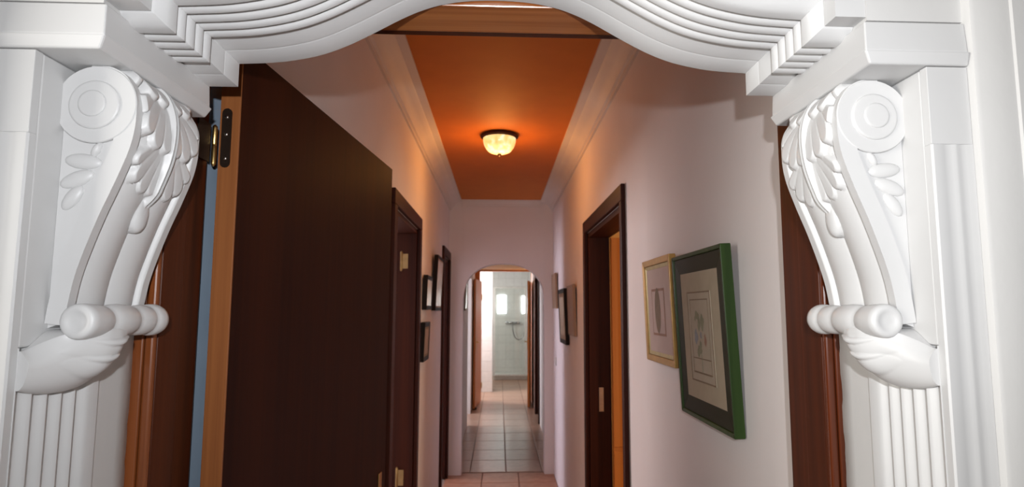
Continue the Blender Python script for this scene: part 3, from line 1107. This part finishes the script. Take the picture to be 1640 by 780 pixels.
for i in range(13):
    for k in range(2):
        put(tm, 'tile', wbp, (-0.135 - 0.1 - k * 0.2, 12.462, 0.1 + i * 0.2), (PI / 2, 0, 0))
WIN = [(-0.045, 0.175, 1.53, 1.98), (0.555, 0.665, 1.53, 1.96)]
for i in range(13):
    for k in range(5):
        x, z = -0.235 + 0.1 + k * 0.2, 0.1 + i * 0.2
        put(tm, 'tile', wbb, (x, 15.512, z), (PI / 2, 0, 0))
for k, (x0, x1, z0, z1) in enumerate(WIN):
    wn = empty('window_%d' % (k + 1), ((x0 + x1) / 2, 15.49, z0), ('wide bright frosted shower window above the mixer tap', 'narrow bright frosted shower window in the corner')[k], 'window', kind='structure')
    MB().box(x0, x1, 15.478, 15.494, z0, z1).build('pane', 'daylight', wn)
    for (a, c, e, g) in ((x0 - 0.02, x0, z0 - 0.02, z1 + 0.02), (x1, x1 + 0.02, z0 - 0.02, z1 + 0.02), (x0, x1, z0 - 0.02, z0), (x0, x1, z1, z1 + 0.02)):
        MB().box(a, c, 15.474, 15.498, e, g).build('frame_bar', 'switch', wn)
sh = empty('shower_enclosure', (0.27, 14.6, 0), 'glass shower enclosure with white tray and slim frame at the far end', 'shower')
MB().box(-0.13, 0.70, 14.62, 15.49, 0.0, 0.09).build('tray', 'switch', sh, bevel=0.012)
MB().box(-0.13, 0.70, 14.56, 14.66, 0.0905, 0.13).build('tray_rail', 'switch', sh, bevel=0.004)
for x in (-0.13, 0.60):
    MB().box(x, x + 0.035, 14.59, 14.63, 0.1305, 2.12).build('frame_post', 'switch', sh, bevel=0.003)
MB().box(-0.13, 0.635, 14.59, 14.63, 2.1205, 2.16).build('frame_rail', 'switch', sh, bevel=0.003)
MB().box(-0.0945, 0.5995, 14.605, 14.612, 0.131, 2.12).build('glass_pane', 'glass', sh)
mx = empty('shower_mixer', (0.36, 15.46, 1.28), 'chrome shower mixer tap with a looping hose on the tiled wall', 'tap')
MB().tube([(0.20, 15.44, 1.30), (0.46, 15.44, 1.30)], 0.028, 12).build('tap_body', 'chrome', mx)
for x in (0.185, 0.475):
    MB().lathe([(0.02, -0.035), (0.034, -0.03), (0.036, 0.02), (0.022, 0.035)], (x, 15.44, 1.30), 'X', 14).build('knob', 'chrome', mx)
for x in (0.26, 0.40):
    MB().tube([(x, 15.44, 1.30), (x, 15.51, 1.30)], 0.016, 10).build('wall_union', 'chrome', mx)
hs = catmull([(0.33, 15.42, 1.28), (0.335, 15.42, 1.12), (0.39, 15.42, 0.95), (0.48, 15.43, 0.88), (0.57, 15.44, 0.93), (0.61, 15.45, 1.08)], 30)
MB().tube(hs, 0.011, 8).build('hose', 'chrome', mx)

# ------------------------------------------------------------------ rooms that open off the corridor


def side_room(name, x0, x1, y0, y1, z1, open_side, mat, label):
    t = 0.06
    b = MB()
    b.box(x0, x1, y0, y0 + t, 0, z1)
    b.box(x0, x1, y1 - t, y1, 0, z1)
    if open_side == 'R':
        b.box(x0, x0 + t, y0 + t, y1 - t, 0, z1)
    else:
        b.box(x1 - t, x1, y0 + t, y1 - t, 0, z1)
    b.box(x0, x1, y0, y1, z1, z1 + t)
    b.box(x0, x1, y0, y1, -t, 0.0)
    tag(b.build(name, mat, fix=False), label, 'wall', kind='structure')


side_room('wall_room_left', -3.6, XL - WT, 1.9, 5.30, 2.6, 'R', 'wall', 'bare walls of the side room behind the open dark door')
side_room('wall_room_left_far', -3.6, XL - WT, 5.31, 6.9, 2.6, 'R', 'wall', 'bare walls of the side room nearest the archway')
side_room('wall_room_right', XR + WT, 3.2, 1.9, 4.6, 2.6, 'L', 'ochre', 'bare walls of the room behind the honey coloured door')
side_room('wall_room_passage', -2.6, PXL - WT, 8.6, 10.3, 2.6, 'R', 'wall', 'bare walls of the room off the passage')


def door_frame(name, s, xw, y0, y1, h, label, an=0.085):
    """architraves on the corridor side + jamb lining; s=+1: wall at the left (faces +x)"""
    t = empty(name, (xw, (y0 + y1) / 2, 0), label, 'door frame', kind='structure')
    aw_, at = 0.085, 0.022
    X = lambda a: xw + s * a
    B = lambda a, c, y0_, y1_, z0, z1: MB().box(min(X(a), X(c)), max(X(a), X(c)), y0_, y1_, z0, z1)
    B(0.0005, at, y0 - an + 0.015, y0 + 0.012, 0, h).build('architrave', 'wood_trim', t, bevel=0.004)
    B(0.0005, at, y1 - 0.012, y1 + aw_ - 0.015, 0, h).build('architrave', 'wood_trim', t, bevel=0.004)
    B(0.0005, at, y0 - an + 0.015, y1 + aw_ - 0.015, h + 0.0005, h + aw_ - 0.01).build('architrave', 'wood_trim_y', t, bevel=0.004)
    B(-WT - 0.01, 0.0, y0, y0 + 0.03, 0, h - 0.03).build('jamb', 'wood_trim', t)
    B(-WT - 0.01, 0.0, y1 - 0.03, y1, 0, h - 0.03).build('jamb', 'wood_trim', t)
    B(-WT - 0.01, 0.0, y0, y1, h - 0.0295, h - 0.0005).build('head', 'wood_trim_y', t)
    return t


t7 = door_frame('trim_7', 1, XL, *DL1, 'dark wooden door frame partly hidden by the open dark door')
t8 = door_frame('trim_8', 1, XL, *DL2, 'dark wooden door frame in the corner beside the archway')
t9 = door_frame('trim_9', -1, XR, *DRR, 'dark wooden door frame around the honey coloured door', 0.05)
# ragged paint along the near architrave of that frame
bb = MB()
nz = 120
yk = DRR[0] - 0.0355


def rag(z):
    return 0.011 + 0.006 * pnoise(Vector((z * 20, 1.7, 0))) + 0.003 * pnoise(Vector((z * 70, 5.7, 0)))


bb.grid(nz, 3, lambda i, j: (XR - (0.0006, 0.004, 0.0006)[j], yk - (0.0, 0.004, max(0.006, rag(2.15 * i / (nz - 1))))[j], 2.15 * i / (nz - 1)), True)
bb.build('ragged_paint_edge', 'plaster', wr, fix=False)
# strike plate on the far jamb
MB().box(XR + 0.055, XR + 0.082, DRR[1] - 0.033, DRR[1] - 0.0295, 1.0, 1.14).build('strike_plate', 'screw', t9)

# honey coloured door standing open inside the right room
rd = empty('door_4', (XR + WT + 0.01, 3.74, 0), 'honey coloured wooden door seen through the frame on the picture wall', 'door', kind='structure')
MB().box(XR + WT + 0.012, XR + WT + 0.88, 3.722, 3.757, 0.01, 2.042).build('leaf', 'wood_orange', rd)
MB().box(XR + WT + 0.012, XR + WT + 0.88, 3.714, 3.7215, 0.80, 2.042).build('upper_panel', 'wood_orange', rd, bevel=0.004)
MB().box(XR + WT + 0.012, XR + WT + 0.88, 3.714, 3.7215, 0.01, 0.775).build('lower_panel', 'wood_orange', rd, bevel=0.004)

# dark door of the first left room, folded back in its own room
ld = empty('door_5', (XL - WT - 0.02, DL1[1] + 0.02, 0), 'dark door folded back behind the frame hidden by the open door', 'door', kind='structure')
MB().box(XL - WT - 0.060, XL - WT - 0.022, DL1[1] + 0.01, DL1[1] + 0.86, 0.01, 2.06).build('leaf', 'wood_trim', ld)
for z in (1.90, 0.62):
    hb = MB().box(XL - 0.085, XL - 0.05, DL1[1] - 0.034, DL1[1] - 0.0305, z - 0.045, z + 0.045).build('hinge', 'old_brass', ld)
    MB().lathe([(0.003, -0.062), (0.008, -0.055), (0.008, 0.055), (0.003, 0.062)], (XL - 0.09, DL1[1] - 0.034, z), 'Z', 12).build('knuckle', 'old_brass', hb)
ld2 = empty('door_6', (XL - WT - 0.02, DL2[1] + 0.02, 0), 'dark door opened inwards beside the archway corner', 'door', kind='structure')
MB().box(XL - WT - 0.60, XL - WT - 0.014, DL2[1] + 0.004, DL2[1] + 0.04, 0.01, 2.06).build('leaf', 'wood_trim', ld2)

# ------------------------------------------------------------------ ceiling lamp
LY = 3.87
lamp = empty('ceiling_lamp', (-0.005, LY, ZC - 0.145), 'lit dome ceiling lamp of ribbed amber glass on the orange ceiling', 'lamp')
MB().lathe([(0.06, 0.0), (0.112, -0.001), (0.122, -0.010), (0.120, -0.018), (0.108, -0.026), (0.05, -0.026)], (-0.005, LY, ZC), 'Z', 48).build('base_ring', 'wood_trim', lamp, sharp=40)
gb = MB()
ns, nr = 96, 22
for i in range(nr):
    t = i / (nr - 1)
    r_ = 0.104 * math.cos(t * PI / 2) ** 0.62
    z_ = -0.026 - 0.098 * math.sin(t * PI / 2) ** 1.05
    for k in range(ns):
        a = 2 * PI * k / ns
        rr = max(0.004, r_ * (1 + 0.018 * (abs(math.sin(a * 16)) - 0.5) * (1 - t ** 3)))
        gb.v.append((-0.005 + rr * math.cos(a), LY + rr * math.sin(a), ZC + z_))
for i in range(nr - 1):
    for k in range(ns):
        k2 = (k + 1) % ns
        gb.f.append((i * ns + k, i * ns + k2, (i + 1) * ns + k2, (i + 1) * ns + k))
        gb.sm.append(True)
gb.build('glass_bowl', 'bowl', lamp)
MB().lathe([(0.003, 0.004), (0.012, 0.0), (0.014, -0.004), (0.011, -0.010), (0.004, -0.017), (0.001, -0.020)], (-0.005, LY, ZC - 0.126), 'Z', 20).build('finial', 'dark_metal', lamp)
pl_ = bpy.data.lights.new('lamp_bulb', 'POINT')
pl_.energy = 5.6
pl_.color = (1.0, 0.42, 0.10)
pl_.shadow_soft_size = 0.07
po = bpy.data.objects.new('lamp_bulb', pl_)
po.location = (-0.005, LY, ZC - 0.22)
COL.objects.link(po)


# ------------------------------------------------------------------ pictures
def picture(s, xw, y0, y1, z0, z1, rail, depth, fmat, label, lean=0.0, inner=None, rec=0.85, content=None, cmat='paper', split=0.62):
    """s=+1 hangs on the right wall (faces -x), s=-1 on the left wall. leaning forward by `lean` rad about its foot"""
    root = empty('picture_frame', (xw, (y0 + y1) / 2, z0), label, 'picture', 'pictures hung along the corridor')

    def Q(d, y, z):
        # d = distance off the wall plane
        zz_ = z - z0
        return (xw - s * (d * math.cos(lean) + zz_ * math.sin(lean)), y, z0 + zz_ * math.cos(lean) - d * math.sin(lean))

    def bx(d0, d1, a0, a1, c0, c1):
        return MB().hexa([Q(d0, a0, c0), Q(d0, a1, c0), Q(d1, a1, c0), Q(d1, a0, c0)], [Q(d0, a0, c1), Q(d0, a1, c1), Q(d1, a1, c1), Q(d1, a0, c1)])
    D0 = 0.003

    def rails(o0, o1, d0, d1, nm, mt, bv):
        """mitred rails: outer inset o0, inner inset o1"""
        A = [(y0 + o0, z0 + o0), (y1 - o0, z0 + o0), (y1 - o0, z1 - o0), (y0 + o0, z1 - o0)]
        C = [(y0 + o1, z0 + o1), (y1 - o1, z0 + o1), (y1 - o1, z1 - o1), (y0 + o1, z1 - o1)]
        for k in range(4):
            k2 = (k + 1) % 4
            q = [A[k], A[k2], C[k2], C[k]]
            MB().hexa([Q(d0, *p) for p in q], [Q(d1 if e < 2 else d1 * 0.92, *p) for e, p in enumerate(q)]).build(nm, mt, root, bevel=bv)
    rails(0, rail * (split if inner else 1.0), D0, D0 + depth, 'frame_rail', fmat, 0.002)
    if inner:
        rails(rail * (split + 0.01), rail, D0, D0 + depth * min(0.94, rec + 0.1), 'inner_rail', inner, 0.001)
    bx(D0 + 0.001, D0 + depth * rec, y0 + rail * 0.5, y1 - rail * 0.5, z0 + rail * 0.5, z1 - rail * 0.5).build('mount', cmat, root)
    if content:
        content(root, bx, D0 + depth * rec, y0 + rail, y1 - rail, z0 + rail, z1 - rail)
    return root


def line_box(root, bx, d, ya, yb, za, zb, wd, mat, nm='printed_line'):
    bx(d, d + 0.0008, ya, yb, za, za + wd).build(nm, mat, root)
    bx(d, d + 0.0008, ya, yb, zb - wd, zb).build(nm, mat, root)
    bx(d, d + 0.0008, ya, ya + wd, za + wd, zb - wd).build(nm, mat, root)
    bx(d, d + 0.0008, yb - wd, yb, za + wd, zb - wd).build(nm, mat, root)


def botanical(root, bx, d, ya, yb, za, zb):
    # y grows away from the camera, so "left" in the photograph is the far side
    my, mz = (yb - ya), (zb - za)
    iy0, iy1 = ya + 0.20 * my, yb - 0.18 * my
    iz0, iz1 = za + 0.14 * mz, zb - 0.155 * mz
    bx(d, d + 0.0010, iy0, iy1, iz0, iz1).build('print', 'paper', root)
    line_box(root, bx, d + 0.0011, iy0, iy1, iz0, iz1, 0.0035, 'ink')
    line_box(root, bx, d + 0.0011, iy0 + 0.022, iy1 - 0.022, iz0 + 0.022, iz1 - 0.02, 0.0014, 'ink', 'inner_line')
    rnd = random.Random(3)
    cy = (iy0 + iy1) / 2

    def blob(y, z, ry, rz, mt):
        lp = [(y + ry * math.cos(a) * (1 + 0.25 * math.sin(3 * a + y * 900)), z + rz * math.sin(a) * (1 + 0.2 * math.cos(4 * a + z * 700))) for a in [2 * PI * k / 14 for k in range(14)]]
        b = MB()
        for p, q in lp:
            b.v.append(bx(d + 0.0012, d + 0.0018, p, p + 1e-4, q, q + 1e-4).v[3])
        b.v.append(bx(d + 0.0012, d + 0.0020, y, y + 1e-4, z, z + 1e-4).v[3])
        for k in range(14):
            b.f.append((k, (k + 1) % 14, 14))
            b.sm.append(True)
        b.build('printed_plant', mt, root)
    hz = iz1 - iz0
    for (fy, fz, ry, rz, mt) in ((0.02, 0.74, 0.016, 0.010, 'ink_green'), (-0.02, 0.66, 0.013, 0.020, 'ink_green'), (0.006, 0.655, 0.011, 0.020, 'ink_green'), (0.034, 0.70, 0.006, 0.006, 'ink_green'),
                                (0.034, 0.50, 0.014, 0.018, 'ink_blue'), (-0.004, 0.52, 0.007, 0.009, 'ink_blue'), (-0.036, 0.47, 0.008, 0.015, 'ink_red'), (-0.034, 0.50, 0.005, 0.008, 'ink_red'),
                                (0.012, 0.36, 0.018, 0.010, 'ink_green'), (0.002, 0.40, 0.008, 0.014, 'ink_green'), (0.022, 0.31, 0.010, 0.008, 'ink_green')):
        blob(cy + fy, iz0 + hz * fz, ry, rz, mt)
    for fz in (0.255, 0.10, 0.905):
        bx(d + 0.0012, d + 0.0018, iy0 + 0.02, iy1 - 0.02, iz0 + hz * fz, iz0 + hz * fz + 0.0028).build('ruled_line', 'ink', root)
    bx(d + 0.0012, d + 0.0018, cy - 0.001, cy + 0.0012, iz0 + hz * 0.12, iz0 + hz * 0.36).build('stem', 'ink_green', root)


picture(1, XR, 1.368, 1.765, 1.320, 1.753, 0.052, 0.026, 'green', 'large dark green frame with a botanical print in a beige mat', 0.045, 'green_shade', 0.70, botanical, 'mat', 0.20)


def small_botanic(root, bx, d, ya, yb, za, zb):
    my, mz = yb - ya, zb - za
    bx(d, d + 0.001, ya + 0.24 * my, yb - 0.2 * my, za + 0.20 * mz, zb - 0.24 * mz).build('print', 'ink_red', root)
    bx(d + 0.0011, d + 0.0016, ya + 0.27 * my, yb - 0.23 * my, za + 0.23 * mz, zb - 0.27 * mz).build('sheet', 'paper_reflect', root)
    cy, cz = (ya + yb) / 2 + 0.01, (za + zb) / 2
    MB().add([bx(d + 0.0018, d + 0.0022, cy + 0.035 * math.cos(a), cy + 0.035 * math.cos(a) + 1e-4, cz + 0.075 * math.sin(a), cz + 0.075 * math.sin(a) + 1e-4).v[3] for a in [2 * PI * k / 16 for k in range(16)]],
             [tuple(range(16))]).build('printed_plant', 'ink', root)


picture(1, XR, 1.835, 2.185, 1.430, 1.772, 0.034, 0.022, 'gold', 'gold framed print hanging next to the green frame', 0.035, 'gold_pale', 0.65, small_botanic, 'paper_reflect')


def sheet(mat):
    def f(root, bx, d, ya, yb, za, zb):
        bx(d, d + 0.001, ya + 0.1 * (yb - ya), yb - 0.1 * (yb - ya), za + 0.08 * (zb - za), zb - 0.08 * (zb - za)).build('print', mat, root)
    return f


picture(1, XR, 4.33, 4.70, 1.42, 1.785, 0.03, 0.02, 'tan', 'flat tan framed picture nearest the honey coloured door', 0.03, None, 0.88, sheet('tan'), 'tan')
picture(1, XR, 4.80, 5.28, 1.335, 1.775, 0.04, 0.028, 'black', 'black framed picture with a golden print between two tan ones', 0.04, 'black', 0.88, sheet('gold'), 'paper')
picture(1, XR, 5.72, 6.08, 1.62, 1.95, 0.03, 0.02, 'tan', 'high tan framed picture in the corner by the archway', 0.03, None, 0.88, sheet('tan'), 'tan')
picture(-1, XL, 4.66, 5.12, 1.60, 2.02, 0.04, 0.032, 'black', 'tall black framed print beside the corner door frame', 0.04, 'tan', 0.88, sheet('pale_glint_print'), 'pale_glint_print')
picture(-1, XL, 4.10, 4.42, 1.605, 1.835, 0.03, 0.030, 'black', 'small upper black framed print beside the tall black one', 0.03, None, 0.88, sheet('pale_glint_print'), 'pale_glint_print')
picture(-1, XL, 3.99, 4.28, 1.275, 1.525, 0.03, 0.030, 'black', 'lowest of the three black framed prints near the dark door frame', 0.03, None, 0.88, sheet('tan'), 'ink')
picture(-1, PXL, 7.75, 8.15, 1.60, 1.98, 0.03, 0.02, 'tan', 'small pale picture in the passage beyond the archway', 0.03, None, 0.88, sheet('pale_glint_print'), 'pale_glint_print')

# light switch by the archway
sw = empty('light_switch', (XR, 5.98, 1.08), 'white light switch low beside the archway', 'switch')
MB().box(XR - 0.010, XR - 0.0005, 5.94, 6.02, 1.08, 1.16).build('plate', 'switch', sw, bevel=0.003)
MB().box(XR - 0.014, XR - 0.0105, 5.96, 6.00, 1.095, 1.145).build('rocker', 'switch', sw, bevel=0.002)
